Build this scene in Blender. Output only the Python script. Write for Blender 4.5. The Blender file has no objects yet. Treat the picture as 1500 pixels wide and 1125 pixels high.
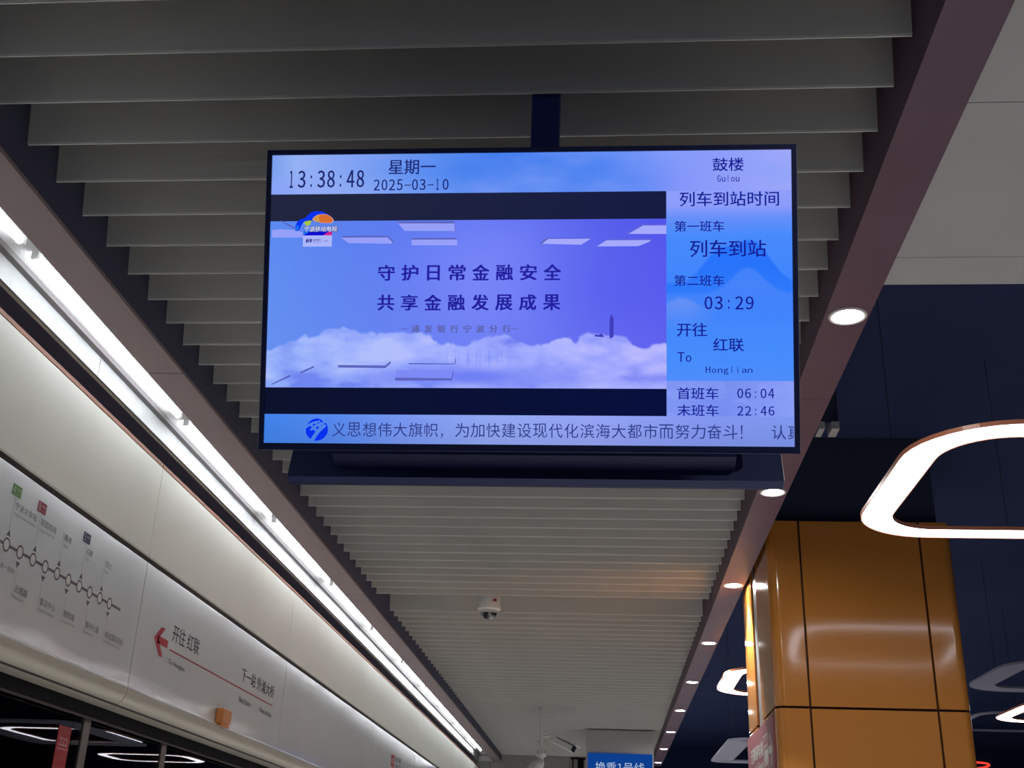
import bpy, bmesh, math, os, random
import numpy as np
from mathutils import Matrix, Vector
from mathutils.geometry import tessellate_polygon
random.seed(4)
sc = bpy.context.scene
COL = sc.collection
EYE = 1.6                      # eye height above the platform floor

# ------------------------------------------------------------------ camera
def camera():
    yaw, pit, rol, f = 0.0886222, 0.4107255, 0.03662992, 1681.89
    F = Vector((-math.sin(yaw)*math.cos(pit), math.cos(yaw)*math.cos(pit), math.sin(pit)))
    r = Vector((math.cos(yaw), math.sin(yaw), 0)); u = r.cross(F)
    r2 = math.cos(rol)*r + math.sin(rol)*u; u2 = -math.sin(rol)*r + math.cos(rol)*u
    M = Matrix((r2, u2, -F)).transposed().to_4x4(); M.translation = (0, 0, EYE)
    cd = bpy.data.cameras.new('camera'); cd.sensor_width = 36; cd.lens = f/1500*36
    cd.clip_start = .05; cd.clip_end = 200
    c = bpy.data.objects.new('camera', cd); COL.objects.link(c); c.matrix_world = M
    sc.camera = c
camera()

# ------------------------------------------------------------------ light / exposure
TUBE_E, RING_E, DOWN_E, SPOT_W = 24.0, 7.0, 230.0, 390.0
w = bpy.data.worlds.new('world'); sc.world = w; w.use_nodes = True
w.node_tree.nodes['Background'].inputs[0].default_value = (.36, .42, .60, 1)
w.node_tree.nodes['Background'].inputs[1].default_value = .25
sc.view_settings.view_transform = 'Standard'; sc.view_settings.look = 'None'
sc.view_settings.exposure = 0; sc.view_settings.gamma = 1; sc.view_settings.use_curve_mapping = False

# ------------------------------------------------------------------ materials
def lin(c):
    return tuple((x/255/12.92 if x/255 <= .04045 else ((x/255+.055)/1.055)**2.4) for x in c)
def mat(name, rgb, rough=.5, metal=0, bump=0, bscale=200, vary=0, vscale=3, spec=.5, coat=0, crough=.06):
    m = bpy.data.materials.new(name); m.use_nodes = True; nt = m.node_tree
    b = nt.nodes['Principled BSDF']
    b.inputs['Base Color'].default_value = (*rgb, 1); b.inputs['Roughness'].default_value = rough
    b.inputs['Metallic'].default_value = metal; b.inputs['Specular IOR Level'].default_value = spec
    b.inputs['Coat Weight'].default_value = coat; b.inputs['Coat Roughness'].default_value = crough
    if bump or vary:
        tc = nt.nodes.new('ShaderNodeTexCoord')
    if bump:
        n = nt.nodes.new('ShaderNodeTexNoise'); n.inputs['Scale'].default_value = bscale
        bp = nt.nodes.new('ShaderNodeBump'); bp.inputs['Strength'].default_value = bump; bp.inputs['Distance'].default_value = .002
        nt.links.new(tc.outputs['Object'], n.inputs['Vector']); nt.links.new(n.outputs['Fac'], bp.inputs['Height'])
        nt.links.new(bp.outputs['Normal'], b.inputs['Normal']); nt.links.new(bp.outputs['Normal'], b.inputs['Coat Normal'])
    if vary:
        n = nt.nodes.new('ShaderNodeTexNoise'); n.inputs['Scale'].default_value = vscale; n.inputs['Detail'].default_value = 6
        rp = nt.nodes.new('ShaderNodeValToRGB')
        rp.color_ramp.elements[0].position = .3; rp.color_ramp.elements[1].position = .7
        rp.color_ramp.elements[0].color = (*[x*(1-vary) for x in rgb], 1); rp.color_ramp.elements[1].color = (*[min(1, x*(1+vary)) for x in rgb], 1)
        nt.links.new(tc.outputs['Object'], n.inputs['Vector']); nt.links.new(n.outputs['Fac'], rp.inputs['Fac'])
        nt.links.new(rp.outputs['Color'], b.inputs['Base Color'])
    return m
def emis(name, rgb, s):
    m = bpy.data.materials.new(name); m.use_nodes = True; nt = m.node_tree; nt.nodes.clear()
    e = nt.nodes.new('ShaderNodeEmission'); o = nt.nodes.new('ShaderNodeOutputMaterial')
    e.inputs[0].default_value = (*rgb, 1); e.inputs[1].default_value = s
    nt.links.new(e.outputs[0], o.inputs[0]); return m
def semis(name, rgb): return emis(name, lin(rgb), 1)
def vcol_emis(name):
    m = semis(name, (255, 255, 255)); nt = m.node_tree
    a = nt.nodes.new('ShaderNodeAttribute'); a.attribute_name = 'Col'
    nt.links.new(a.outputs['Color'], [n for n in nt.nodes if n.type == 'EMISSION'][0].inputs[0]); return m
def glass_mat():
    m = bpy.data.materials.new('door_glass'); m.use_nodes = True; nt = m.node_tree; nt.nodes.clear()
    o = nt.nodes.new('ShaderNodeOutputMaterial'); mx = nt.nodes.new('ShaderNodeMixShader')
    t = nt.nodes.new('ShaderNodeBsdfTransparent'); t.inputs[0].default_value = (.72, .76, .78, 1)
    g = nt.nodes.new('ShaderNodeBsdfGlossy'); g.inputs['Roughness'].default_value = .01
    fr = nt.nodes.new('ShaderNodeFresnel'); fr.inputs[0].default_value = 1.75
    nt.links.new(fr.outputs[0], mx.inputs[0]); nt.links.new(t.outputs[0], mx.inputs[1]); nt.links.new(g.outputs[0], mx.inputs[2])
    nt.links.new(mx.outputs[0], o.inputs[0]); return m

M = dict(
    baffle=mat('baffle_paint', (.53, .53, .51), .55, vary=.05, vscale=2),
    deck=mat('deck_dark', (.035, .038, .06), .9),
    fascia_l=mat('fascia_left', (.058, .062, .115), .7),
    soffit=mat('soffit_taupe', (.26, .20, .215), .5, vary=.05),
    soffit_r=mat('soffit_maroon', (.11, .055, .095), .5, vary=.08),
    plaster=mat('plaster_grey', (.43, .43, .445), .8, vary=.03),
    black=mat('black_ceiling_haze', (.026, .040, .115), .9, spec=.2, vary=.15, vscale=.6),  # black lifted towards navy: lens haze painted into the colour
    duct=mat('duct_navy', (.019, .028, .066), .85),
    wall=mat('wall_enamel', (.86, .86, .79), .5, bump=.05, bscale=60, vary=.03, vscale=1.5),
    header=mat('header_silver', (.55, .56, .57), .36, bump=.10, bscale=300, vary=.03, coat=1.0, crough=.035),
    valance=mat('valance_beige', (.50, .48, .41), .36, metal=.15, bump=.2, bscale=420),
    trough=mat('trough_white', (.62, .63, .64), .5, vary=.06, vscale=6),
    refl=mat('reflector_satin', (.22, .225, .23), .45, vary=.25, vscale=5),
    strip=mat('top_strip_brown', (.30, .13, .085), .6),
    rail=mat('rail_grey', (.10, .09, .09), .5),
    lip=mat('lip_tan', (.40, .36, .31), .5),
    groove=mat('groove_dark', (.045, .038, .042), .6),
    dark=mat('dark_void', (.008, .008, .012), .8, spec=.1),
    gap=mat('gap_board', (.15, .15, .20), .8),
    bezel=mat('bezel_black_haze', (.013, .018, .075), .45, spec=.2),  # bezel's navy tint is haze put into the base colour
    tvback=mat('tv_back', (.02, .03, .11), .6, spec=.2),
    tvedge=mat('tv_edge_metal', (.5, .5, .52), .3, metal=.8),
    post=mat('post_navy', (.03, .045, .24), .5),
    orange=mat('pillar_orange', (.49, .19, .032), .13, bump=.012, bscale=25, coat=.2),
    pgroove=mat('pillar_groove', (.05, .02, .012), .7),
    steel=mat('steel_strip', (.42, .43, .44), .3, metal=.7),
    rim=mat('ring_rim_orange', (.60, .22, .12), .35),
    ringoff=mat('ring_unlit', (.30, .31, .42), .5),
    cable=mat('cable_dark', (.03, .03, .035), .6),
    camw=mat('camera_white', (.72, .72, .71), .4),
    camd=mat('camera_dark', (.02, .022, .03), .12),
    lens=mat('dome_smoked', (.015, .018, .03), .06, coat=1),
    maroon=mat('sign_maroon', (.30, .10, .12), .4),
    signw=mat('sign_white', (.62, .64, .60), .5),
    blue=emis('sign_blue', lin((12, 62, 140)), 1.0),
    bluetext=emis('sign_blue_text', lin((165, 185, 215)), 1.0),
    box=mat('box_grey', (.48, .48, .47), .6),
    endw=mat('end_wall', (.36, .36, .34), .7, vary=.04),
    floor=mat('floor_tile', (.52, .51, .49), .25, vary=.1, vscale=8),
    mullion=mat('mullion_bronze', (.20, .17, .155), .35, metal=.4),
    sticker=mat('sticker_red', (.36, .012, .02), .4),
    stickw=mat('sticker_print', (.55, .40, .38), .5),
    stickd=mat('sticker_print_dim', (.45, .14, .10), .5),
    ink=mat('ink_black', (.03, .03, .035), .5),
    inkg=mat('ink_grey', (.22, .215, .23), .5),
    engl=mat('ink_english', (.13, .13, .14), .5),
    inkl=mat('ink_light_grey', (.38, .38, .385), .5),
    line=mat('ink_line', (.15, .12, .155), .5),
    red=mat('ink_red', (.40, .03, .045), .5),
    redm=mat('badge_crimson', (.36, .03, .085), .5),
    green=mat('badge_green', (.14, .36, .10), .5),
    navy=mat('badge_navy', (.025, .028, .14), .5),
    badget=mat('badge_text', (.6, .6, .6), .5),
    lampo=mat('lamp_orange', (.55, .20, .05), .35),
    tube=emis('tube_light', (.93, .97, 1.0), TUBE_E),
    ring=emis('ring_light', (.90, .90, 1.0), RING_E),
    down=emis('downlight_led', (1.0, .96, .93), DOWN_E),
    neon=emis('red_neon', (1.0, .06, .04), 1.0),
    screen=vcol_emis('screen_pixels'),
    glass=glass_mat(),
    tunnel=mat('tunnel_wall', (.10, .095, .085), .8, vary=.3),
)

# ------------------------------------------------------------------ builders
class MB:
    def __init__(s): s.v = []; s.f = []; s.smooth = False
    def box(s, x0, x1, y0, y1, z0, z1):
        n = len(s.v)
        s.v += [(x, y, z) for z in (z0, z1) for y in (y0, y1) for x in (x0, x1)]
        s.f += [tuple(n+i for i in q) for q in ((0,2,3,1),(4,5,7,6),(0,1,5,4),(2,6,7,3),(0,4,6,2),(1,3,7,5))]
        return s
    def prism(s, prof, axis, a, b, caps=True):
        """prof: list of 2D points; axis 'y' -> (x,z) profile swept along y; 'z' -> (x,y) swept along z; 'x' -> (y,z)"""
        n = len(s.v); k = len(prof)
        for t in (a, b):
            for p, q in prof:
                s.v.append((p, t, q) if axis == 'y' else (p, q, t) if axis == 'z' else (t, p, q))
        for i in range(k):
            j = (i+1) % k; s.f.append((n+i, n+j, n+k+j, n+k+i))
        if caps: s.f.append(tuple(n+i for i in range(k))[::-1]); s.f.append(tuple(n+k+i for i in range(k)))
        return s
    def lathe(s, prof, cx, cy, seg=32):
        n = len(s.v); k = len(prof)
        for i in range(seg):
            a = 2*math.pi*i/seg
            for r, z in prof: s.v.append((cx+r*math.cos(a), cy+r*math.sin(a), z))
        for i in range(seg):
            j = (i+1) % seg
            for m in range(k-1): s.f.append((n+i*k+m, n+j*k+m, n+j*k+m+1, n+i*k+m+1))
        s.smooth = True; return s
    def tube(s, pts, r, seg=10):
        pts = [Vector(p) for p in pts]; n = len(s.v); rr = r if isinstance(r, (list, tuple)) else [r]*len(pts)
        for i, p in enumerate(pts):
            d = (pts[min(i+1, len(pts)-1)]-pts[max(i-1, 0)]).normalized()
            a = d.orthogonal().normalized() if i == 0 else (a - d*a.dot(d)).normalized()
            b = d.cross(a)
            for k in range(seg):
                t = 2*math.pi*k/seg; s.v.append(tuple(p+a*math.cos(t)*rr[i]+b*math.sin(t)*rr[i]))
        for i in range(len(pts)-1):
            for k in range(seg):
                j = (k+1) % seg; s.f.append((n+i*seg+k, n+i*seg+j, n+(i+1)*seg+j, n+(i+1)*seg+k))
        s.f.append(tuple(n+k for k in range(seg))[::-1]); s.f.append(tuple(n+(len(pts)-1)*seg+k for k in range(seg)))
        s.smooth = True; return s
    def build(s, name, m, parent=None, local=False, bevel=0):
        off = Vector((0, 0, 0))
        if parent is not None and not local: off = worldloc(parent)
        me = bpy.data.meshes.new(name)
        me.from_pydata([tuple(Vector(p)-off) for p in s.v], [], s.f)
        bm = bmesh.new(); bm.from_mesh(me); bmesh.ops.recalc_face_normals(bm, faces=bm.faces)
        if bevel: bmesh.ops.bevel(bm, geom=bm.edges[:], offset=bevel, segments=2, affect='EDGES', profile=.5)
        bm.to_mesh(me); bm.free()
        if s.smooth:
            me.polygons.foreach_set('use_smooth', [True]*len(me.polygons)); me.set_sharp_from_angle(angle=math.radians(40))
        me.materials.append(m); o = bpy.data.objects.new(name, me); COL.objects.link(o)
        if parent is not None: o.parent = parent
        return o
def worldloc(o):
    v = Vector((0, 0, 0))
    while o is not None: v += Vector(o.location); o = o.parent
    return v
def tag(o, label=None, cat=None, group=None, kind=None):
    if label: o['label'] = label
    if cat: o['category'] = cat
    if group: o['group'] = group
    if kind: o['kind'] = kind
    return o
def empty(name, loc, label=None, cat=None, group=None, kind=None):
    o = bpy.data.objects.new(name, None); o.empty_display_size = .1; COL.objects.link(o); o.location = loc
    return tag(o, label, cat, group, kind)
def copy_tree(o, parent=None):
    c = o.copy(); COL.objects.link(c)
    if parent is not None: c.parent = parent
    for ch in list(o.children): copy_tree(ch, c)
    return c
def bx(name, m, parent, *b, bevel=0): return MB().box(*b).build(name, m, parent, bevel=bevel)

# flat print ---------------------------------------------------------------
_tc = {}
_c = bpy.data.curves.new('print', 'FONT'); _c.resolution_u = 2
PRINT = bpy.data.objects.new('print', _c)
_d = _c.copy(); PRINT_MONO = bpy.data.objects.new('print', _d)
try: _d.font = bpy.data.fonts.load(os.path.join(bpy.utils.system_resource('DATAFILES', path='fonts'), 'Noto Sans CJK Regular.woff2'))   # Blender's own font
except Exception: pass
def glyphs(body, bold=0, space=1.0):
    key = (body, bold, space)
    if key in _tc: return _tc[key]
    o = PRINT_MONO if (len(body) == 1 and ord(body) < 128) or body == '换乘1号线' else PRINT
    o.data.body = body; me = o.to_mesh()
    v = [(p.co.x, p.co.y) for p in me.vertices]; f = [tuple(p.vertices) for p in me.polygons]
    o.to_mesh_clear()
    _tc[key] = (v, f); return v, f
def text(mb, body, u0, v0, u1, v1, place, bold=0, space=1.0, clipu=None):
    """fit the words into the box (v grows downwards) and place them on a surface; bold strikes them several times"""
    v, f = glyphs(body, 0, space)
    xs = [p[0] for p in v]; ys = [p[1] for p in v]; a, b, c, d = min(xs), max(xs), min(ys), max(ys)
    t = abs(bold)*(v1-v0)
    cl = 1e9 if clipu is None else clipu
    shifts = [(0, 0)] if bold <= 0 else [(t, t*.5), (-t, t*.5), (t, -t*.5), (-t, -t*.5), (0, 0)]
    p0, pu, pv = (Vector(place(*q)) for q in ((0, 0), (1, 0), (0, 1)))
    out = -(pu-p0).cross(pv-p0).normalized()     # every strike sits a hair in front of the one before
    for si, (du, dv) in enumerate(shifts):
        n = len(mb.v)
        mb.v += [tuple(Vector(q)+out*(si*.00006)) for q in (place(min(cl, u0+(x-a)/(b-a)*(u1-u0)+du), v1-(y-c)/(d-c)*(v1-v0)+dv) for x, y in v)]
        mb.f += [tuple(n+i for i in q) for q in f]
def poly(mb, pts, place):
    n = len(mb.v); mb.v += [place(*p) for p in pts]
    for t in tessellate_polygon([[Vector((p[0], p[1], 0)) for p in pts]]): mb.f.append(tuple(n+i for i in t))
def ringflat(mb, cu, cv, r0, r1, place, seg=20):
    n = len(mb.v)
    for i in range(seg):
        a = 2*math.pi*i/seg
        mb.v += [place(cu+r0*math.cos(a), cv+r0*math.sin(a)), place(cu+r1*math.cos(a), cv+r1*math.sin(a))]
    for i in range(seg):
        j = (i+1) % seg; mb.f.append((n+2*i, n+2*i+1, n+2*j+1, n+2*j))
def flat(mb, name, m, parent, local=False):
    off = Vector((0, 0, 0)) if local else worldloc(parent)
    me = bpy.data.meshes.new(name); me.from_pydata([tuple(Vector(p)-off) for p in mb.v], [], mb.f); me.materials.append(m)
    o = bpy.data.objects.new(name, me); COL.objects.link(o); o.parent = parent; return o

H = EYE    # heights below are written as H + height above the eye

# ================================================================== SETTING
floor = MB().box(-2.32, 9, -9, 24, -.1, 0).build('floor', M['floor']); tag(floor, kind='structure')

# slatted ceiling ---------------------------------------------------------
ceiling = MB().box(-1.80, .80, -1.2, 20.4, H+2.34, H+2.42).build('ceiling', M['deck']); tag(ceiling, kind='structure')
prof = [(-.002, 0), (.002, 0), (.003, .006), (-.034, .165), (-.042, .165), (-.005, .006)]
b0 = MB().prism([(y, z) for y, z in prof], 'x', -1.743, .772)
first = b0.build('baffle', M['baffle']); me = first.data
ys = [2.375+.2*i for i in range(-17, 90)]
ys = [y for y in ys if not (8.6 < y < 9.1)]
for i, y in enumerate(ys):
    o = first if i == 0 else first.copy()
    if i: COL.objects.link(o)
    o.parent = ceiling; o.location = (0, y, H+2.0)
# long carrier rails that the baffles clip to
for x in (-1.45, -.45, .5):
    bx('carrier_rail', M['deck'], ceiling, x-.02, x+.02, -1.1, 20.2, H+2.16, H+2.20)
for x in (-1.45, -.45, .5):
    for y in np.arange(-.6, 20, 2.4): bx('hanger', M['deck'], ceiling, x-.004, x+.004, y-.004, y+.004, H+2.2, H+2.345)

# left soffit with its light trough --------------------------------------
t1 = empty('trim_1', (-1.83, 0, H+1.9), kind='structure')
seams = [-1.2, .29, 4.24, 8.19, 12.14, 16.09, 20.35]
for a, b in zip(seams[:-1], seams[1:]):
    MB().box(-1.90, -1.752, a+.003, b-.003, H+1.9, H+1.915).build('soffit_panel', M['soffit'], t1)
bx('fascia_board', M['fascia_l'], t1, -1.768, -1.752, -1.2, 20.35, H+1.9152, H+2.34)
bx('trough_side', M['trough'], t1, -1.90, -1.888, -1.2, 20.35, H+1.9152, H+2.02)
bx('trough_top', M['trough'], t1, -2.142, -1.9005, -1.2, 20.35, H+2.007, H+2.02)
seams2 = [-1.2, .35, 4.27, 8.2, 12.15, 16.1, 20.35]
for a, b in zip(seams2[:-1], seams2[1:]):
    MB().box(-2.142, -2.13, a+.002, b-.002, H+1.9, H+2.0068).build('reflector_panel', M['refl'], t1)
    MB().box(-2.15, -2.1425, a+.002, b-.002, H+1.894, H+2.0068).build('outer_lip', M['lip'], t1)
bx('corner_rail', M['rail'], t1, -2.1298, -2.102, -1.2, 20.35, H+1.985, H+2.0068)
bx('back_board', M['gap'], t1, -2.31, -2.295, -1.2, 20.35, H+1.70, H+2.34)
bx('end_cap', M['trough'], t1, -2.1298, -1.9002, 20.30, 20.35, H+1.90, H+1.99)
for k in range(13):
    y0 = .16+1.61*k-1.61
    if y0 < -1.3: continue
    t = empty('fluorescent_tube', (-2.018, y0, H+1.98), cat='tube lamp', group='fluorescent tubes end to end in the trough')
    MB().tube([(-2.018, y0+.05, H+1.983), (-2.018, y0+1.53, H+1.983)], .013, 12).build('glass_tube', M['tube'], t)
    for s in (.03, 1.53):
        bx('lamp_holder', M['camw'], t, -2.031, -2.005, y0+s, y0+s+.018, H+1.976, H+2.0068)
    bx('batten', M['trough'], t, -2.033, -2.003, y0+.06, y0+1.525, H+1.9975, H+2.0068)
    t['label'] = ['glowing white tube lamp of the left-hand trough directly above the camera, beyond the frame',
        'glowing white tube lamp at the left edge, end nearest the camera', 'second glowing tube lamp, above the blank panel beside the line map',
        'third glowing tube lamp, running past the seam above the arrow panel', 'fourth glowing tube lamp, beginning level with the bottom corner of the display',
        'fifth glowing tube lamp in the trough, counted from the left edge', 'sixth glowing tube lamp in the trough, counted from the left edge',
        'seventh glowing tube lamp in the trough, counted from the left edge', 'eighth glowing tube lamp in the trough, counted from the left edge',
        'ninth glowing tube lamp in the trough, third from its far end', 'tenth glowing tube lamp in the trough, second from its far end',
        'farthest glowing tube lamp, last in the trough by the end wall', 'last glowing tube lamp of the trough'][k if k < 13 else 12]
    last_tube = t
    if y0 > 17.2: break

# right soffit with downlights -------------------------------------------
t2 = empty('trim_2', (.86, 0, H+1.9), kind='structure')
for a, b in zip([-1.2, .5, 4.5, 8.5, 12.5, 16.5], [.5, 4.5, 8.5, 12.5, 16.5, 20.35]):
    MB().box(.78, .937, a+.001, b-.001, H+1.9, H+1.915).build('soffit_panel', M['soffit_r'], t2)
bx('fascia_board', M['soffit_r'], t2, .78, .793, -1.2, 20.35, H+1.9152, H+2.34)
bx('outer_board', M['soffit_r'], t2, .924, .937, -1.2, 20.35, H+1.9152, H+2.38)
words = ['directly above the camera, out of frame', 'nearest one, right of the display', 'second one, under the corner of the display', 'third one, near the orange pillar',
         'fourth one counted away from the display', 'fifth one counted away from the display', 'sixth one counted away from the display',
         'seventh one, beside the grey sign box', 'third from the far end beside the blue sign', 'farthest one beside the blue sign']
dl0 = None
for k in range(-1, 9):
    y = 3.737+2.0*k
    if dl0 is None:
        d = empty('downlight', (.862, y, H+1.9), cat='downlight', group='round downlights along the purple soffit')
        MB().lathe([(.050, -.001), (.060, -.0045), (.066, -.004), (.068, 0), (.05, 0), (.050, -.001)], 0, 0).build('trim_ring', M['camw'], d, local=True)
        MB().lathe([(0, -.0018), (.030, -.0018), (.050, -.0008)], 0, 0).build('led_lens', M['down'], d, local=True)
        ld = bpy.data.lights.new('downlight_beam', 'SPOT'); ld.energy = SPOT_W; ld.spot_size = math.radians(82); ld.spot_blend = .6; ld.shadow_soft_size = .04; ld.color = (1, .97, .94)
        lo = bpy.data.objects.new('downlight_beam', ld); COL.objects.link(lo); lo.parent = d; lo.location = (0, 0, -.02)
        dl0 = d
    else:
        d = copy_tree(dl0); d.location = (.862, y, H+1.9)
    d['label'] = 'round lit downlight in the purple soffit, ' + words[k+1]

# plaster ceiling over the right of the frame ------------------------------
cg = empty('ceiling', (2.5, 1, H+2.0), kind='structure')
for a, b in ((-1.2, .96), (.96, 1.806), (1.806, 2.651), (2.651, 3.496), (3.496, 3.69)):
    bx('ceiling_panel', M['plaster'], cg, .9375, 4.6, a+.0015, b-.0015, H+2.0, H+2.03)
bx('ceiling_end_board', M['plaster'], cg, .9375, 4.6, 3.676, 3.69, H+2.0305, H+2.6)
# open black ceiling
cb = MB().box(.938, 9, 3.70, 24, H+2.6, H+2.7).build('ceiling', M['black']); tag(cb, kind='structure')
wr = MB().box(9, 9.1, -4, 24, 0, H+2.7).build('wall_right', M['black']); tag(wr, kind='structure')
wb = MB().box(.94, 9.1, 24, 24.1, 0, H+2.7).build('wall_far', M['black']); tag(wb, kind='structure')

# end wall over the left half
we = empty('wall_back', (-.6, 20.4, 0), kind='structure')
for a, b in ((-2.3, -1.95), (-1.95, -.6), (-.6, .78)):
    bx('wall_panel', M['endw'], we, a+.004, b-.004, 20.38, 20.42, 0, H+2.36)
bx('wall_backing', M['groove'], we, -2.3, .78, 20.421, 20.46, 0, H+2.36)

# platform screen-door wall on the left -------------------------------------
wl = empty('wall_left', (-2.1, 0, 0), kind='structure')
bx('wall_backing', M['groove'], wl, -2.30, -2.135, -1.2, 20.35, H+.66, H+1.755)
useams = [-1.2, .04, 2.54, 5.035, 7.57, 10.69, 13.19, 16.3, 18.8, 20.35]
for a, b in zip(useams[:-1], useams[1:]):
    MB().prism([(-2.134, H+1.335), (-2.10, H+1.335), (-2.10, H+1.757), (-2.106, H+1.765), (-2.134, H+1.765)], 'y', a+.004, b-.004).build('upper_panel', M['wall'], wl)
    MB().box(-2.134, -2.101, a+.004, b-.004, H+1.7655, H+1.782).build('top_strip', M['strip'], wl)
    # lower header: flat face, shallow crease, then a rounded underside that runs back to the glass
    pr = [(-2.134, H+1.305), (-2.104, H+1.305), (-2.10, H+1.30), (-2.10, H+.748)]+[(-2.10+.0045*math.sin(t), H+.7435+.0045*math.cos(t)) for t in (.15, .5, .85, 1.2, 1.5)]+[(-2.0958, H+.735)]
    back = [(-2.098, H+.728), (-2.101, H+.71), (-2.108, H+.693), (-2.12, H+.675), (-2.14, H+.662), (-2.165, H+.655), (-2.21, H+.652), (-2.21, H+.668), (-2.134, H+.69)]
    hpm = MB().prism(pr+[(-2.134, H+.735)], 'y', a+.003, b-.003); hpm.smooth = True; hp = hpm.build('header_panel', M['header'], wl)
    vv = MB().prism([(-2.134, H+.7345), (-2.0975, H+.7345)]+back, 'y', a+.003, b-.003); vv.smooth = True
    vv.build('valance', M['valance'], wl)
    if abs(a-2.54) < .01: PAN1 = hp
    if abs(a-5.035) < .01: PAN2 = hp
    if abs(a-10.69) < .01: PAN3 = hp
bx('groove_strip', M['groove'], wl, -2.1345, -2.115, -1.2, 20.35, H+1.3055, H+1.3345)
bx('door_header_beam', M['dark'], wl, -2.30, -2.2102, -1.2, 20.35, H+.60, H+.6595)
bx('beam_edge', M['groove'], wl, -2.226, -2.212, -1.2, 20.35, H+.592, H+.5995)

PX = -2.0992
def onwall(u, v): return (PX, u, H-v)          # u along the platform, v = -(height above eye)
def wtext(mb, s, y0, y1, z0, z1, bold=0, space=1): text(mb, s, y0, -z1, y1, -z0, onwall, bold, space)
def wrect(mb, y0, y1, z0, z1, tilt=0): poly(mb, [(y0, -z1), (y1, -z1), (y1, -z0), (y0, -z0)], onwall)
# line map on the first panel
mb = MB(); wrect(mb, 2.62, 4.822, 1.0295, 1.0405); flat(mb, 'route_line', M['line'], PAN1)
DOT = mat('ink_dot', (.62, .62, .62), .5)
for k in range(-11, 10):
    y = 3.782+.1021*k
    if y < 2.7: continue
    PX = -2.0988; mb = MB(); ringflat(mb, y, -1.035, .0001, .0184, onwall); flat(mb, 'station_dot', DOT, PAN1)
    PX = -2.0986; mb = MB(); ringflat(mb, y, -1.035, .0185, .0255, onwall); flat(mb, 'station_ring', M['line'], PAN1)
    mb = MB()
    if k % 2 == 0: poly(mb, [(y-.0155, -1.066), (y+.0155, -1.066), (y, -1.089)], onwall)
    else: poly(mb, [(y-.0165, -.999), (y+.0165, -.999), (y, -.977)], onwall)
    flat(mb, 'pointer', M['line'], PAN1)
PX = -2.0984
def wprint(name, m, s_, *a): mb = MB(); wtext(mb, s_, *a); return flat(mb, name, m, PAN1)
up = {0: ('宁波火车站', 'Ningbo Railway Station', 3.786, .168, .168), 2: ('丽园南路', 'Liyuan South Rd', 3.986, .133, .127), 4: ('藕池', 'Ouchi', 4.194, .060, .042), 6: ('石碶', 'Shiqi', 4.398, .061, .036), 8: ('栎社', 'Lishe', 4.598, .061, .034)}
dn = {1: ('云霞路', 'Yunxia Rd', 3.900, .097, .079), 3: ('客运中心', 'Coach Terminal', 4.098, .130, .123), 5: ('轻纺城', 'Qingfangcheng', 4.304, .098, .113), 7: ('鄞州大道', 'Yinzhou Ave', 4.510, .130, .084), 9: ('栎社国际机场', 'Lishe International Airport', 4.712, .187, .177)}
for k, (c, e, y, wc, we_) in up.items():
    wprint('station_name', M['inkg'], c, y, y+wc, 1.169, 1.195, .006); wprint('station_name_english', M['inkl'], e, y, y+we_, 1.145, 1.157, .02)
    mb = MB(); wrect(mb, y-.012, y-.0095, 1.09, 1.20); flat(mb, 'leader_line', M['inkl'], PAN1)
for k, (c, e, y, wc, we_) in dn.items():
    wprint('station_name', M['inkg'], c, y, y+wc, .894, .922, .006); wprint('station_name_english', M['inkl'], e, y, y+we_, .872, .884, .02)
    mb = MB(); wrect(mb, y-.010, y-.0075, .87, .972); flat(mb, 'leader_line', M['inkl'], PAN1)
wprint('station_name', M['inkg'], '第一医院', 3.77, 3.872, .951, .969)
for n_, y, mm in (('4', 3.742, 'green'), ('8', 3.943, 'redm'), ('5', 4.350, 'navy')):
    PX = -2.0986; mb = MB(); wrect(mb, y, y+.068, 1.211, 1.251); flat(mb, 'line_badge', M[mm], PAN1)
    PX = -2.0981; mb = MB(); wtext(mb, n_, y+.006, y+.024, 1.216, 1.246, .01); wtext(mb, '号线', y+.029, y+.062, 1.229, 1.244, .004); wtext(mb, 'Line '+n_, y+.029, y+.062, 1.217, 1.224); flat(mb, 'badge_text', M['badget'], PAN1)
# direction panel
PX = -2.0984
mb = MB()
for pts in ([(5.244, 1.003), (5.318, 1.064), (5.372, 1.066), (5.30, 1.006), (5.318, .99), (5.384, .933), (5.334, .931)],):
    poly(mb, [(a, -b) for a, b in pts], onwall)
poly(mb, [(5.29, -1.019), (5.427, -1.019), (5.427, -.984), (5.29, -.984)], onwall)
wrect(mb, 5.462, 7.335, .9805, .9875)
flat(mb, 'arrow_and_line', M['red'], PAN2)
mb = MB(); wtext(mb, '开往 红联', 5.470, 5.868, 1.028, 1.110, .006); flat(mb, 'direction_text', M['ink'], PAN2); mb = MB(); wtext(mb, '下一站 外滩大桥', 6.636, 7.342, 1.027, 1.104, .014)
flat(mb, 'direction_text', M['ink'], PAN2)
for a_ in (('To Honglian', 5.468, 5.701, .911, .942, .01), ('Next Station', 6.638, 6.877, .910, .942, .012), ('Waitan Bridge', 7.067, 7.342, .905, .937, .012)):
    mb = MB(); wtext(mb, *a_); flat(mb, 'direction_text_english', M['engl'], PAN2)
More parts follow.
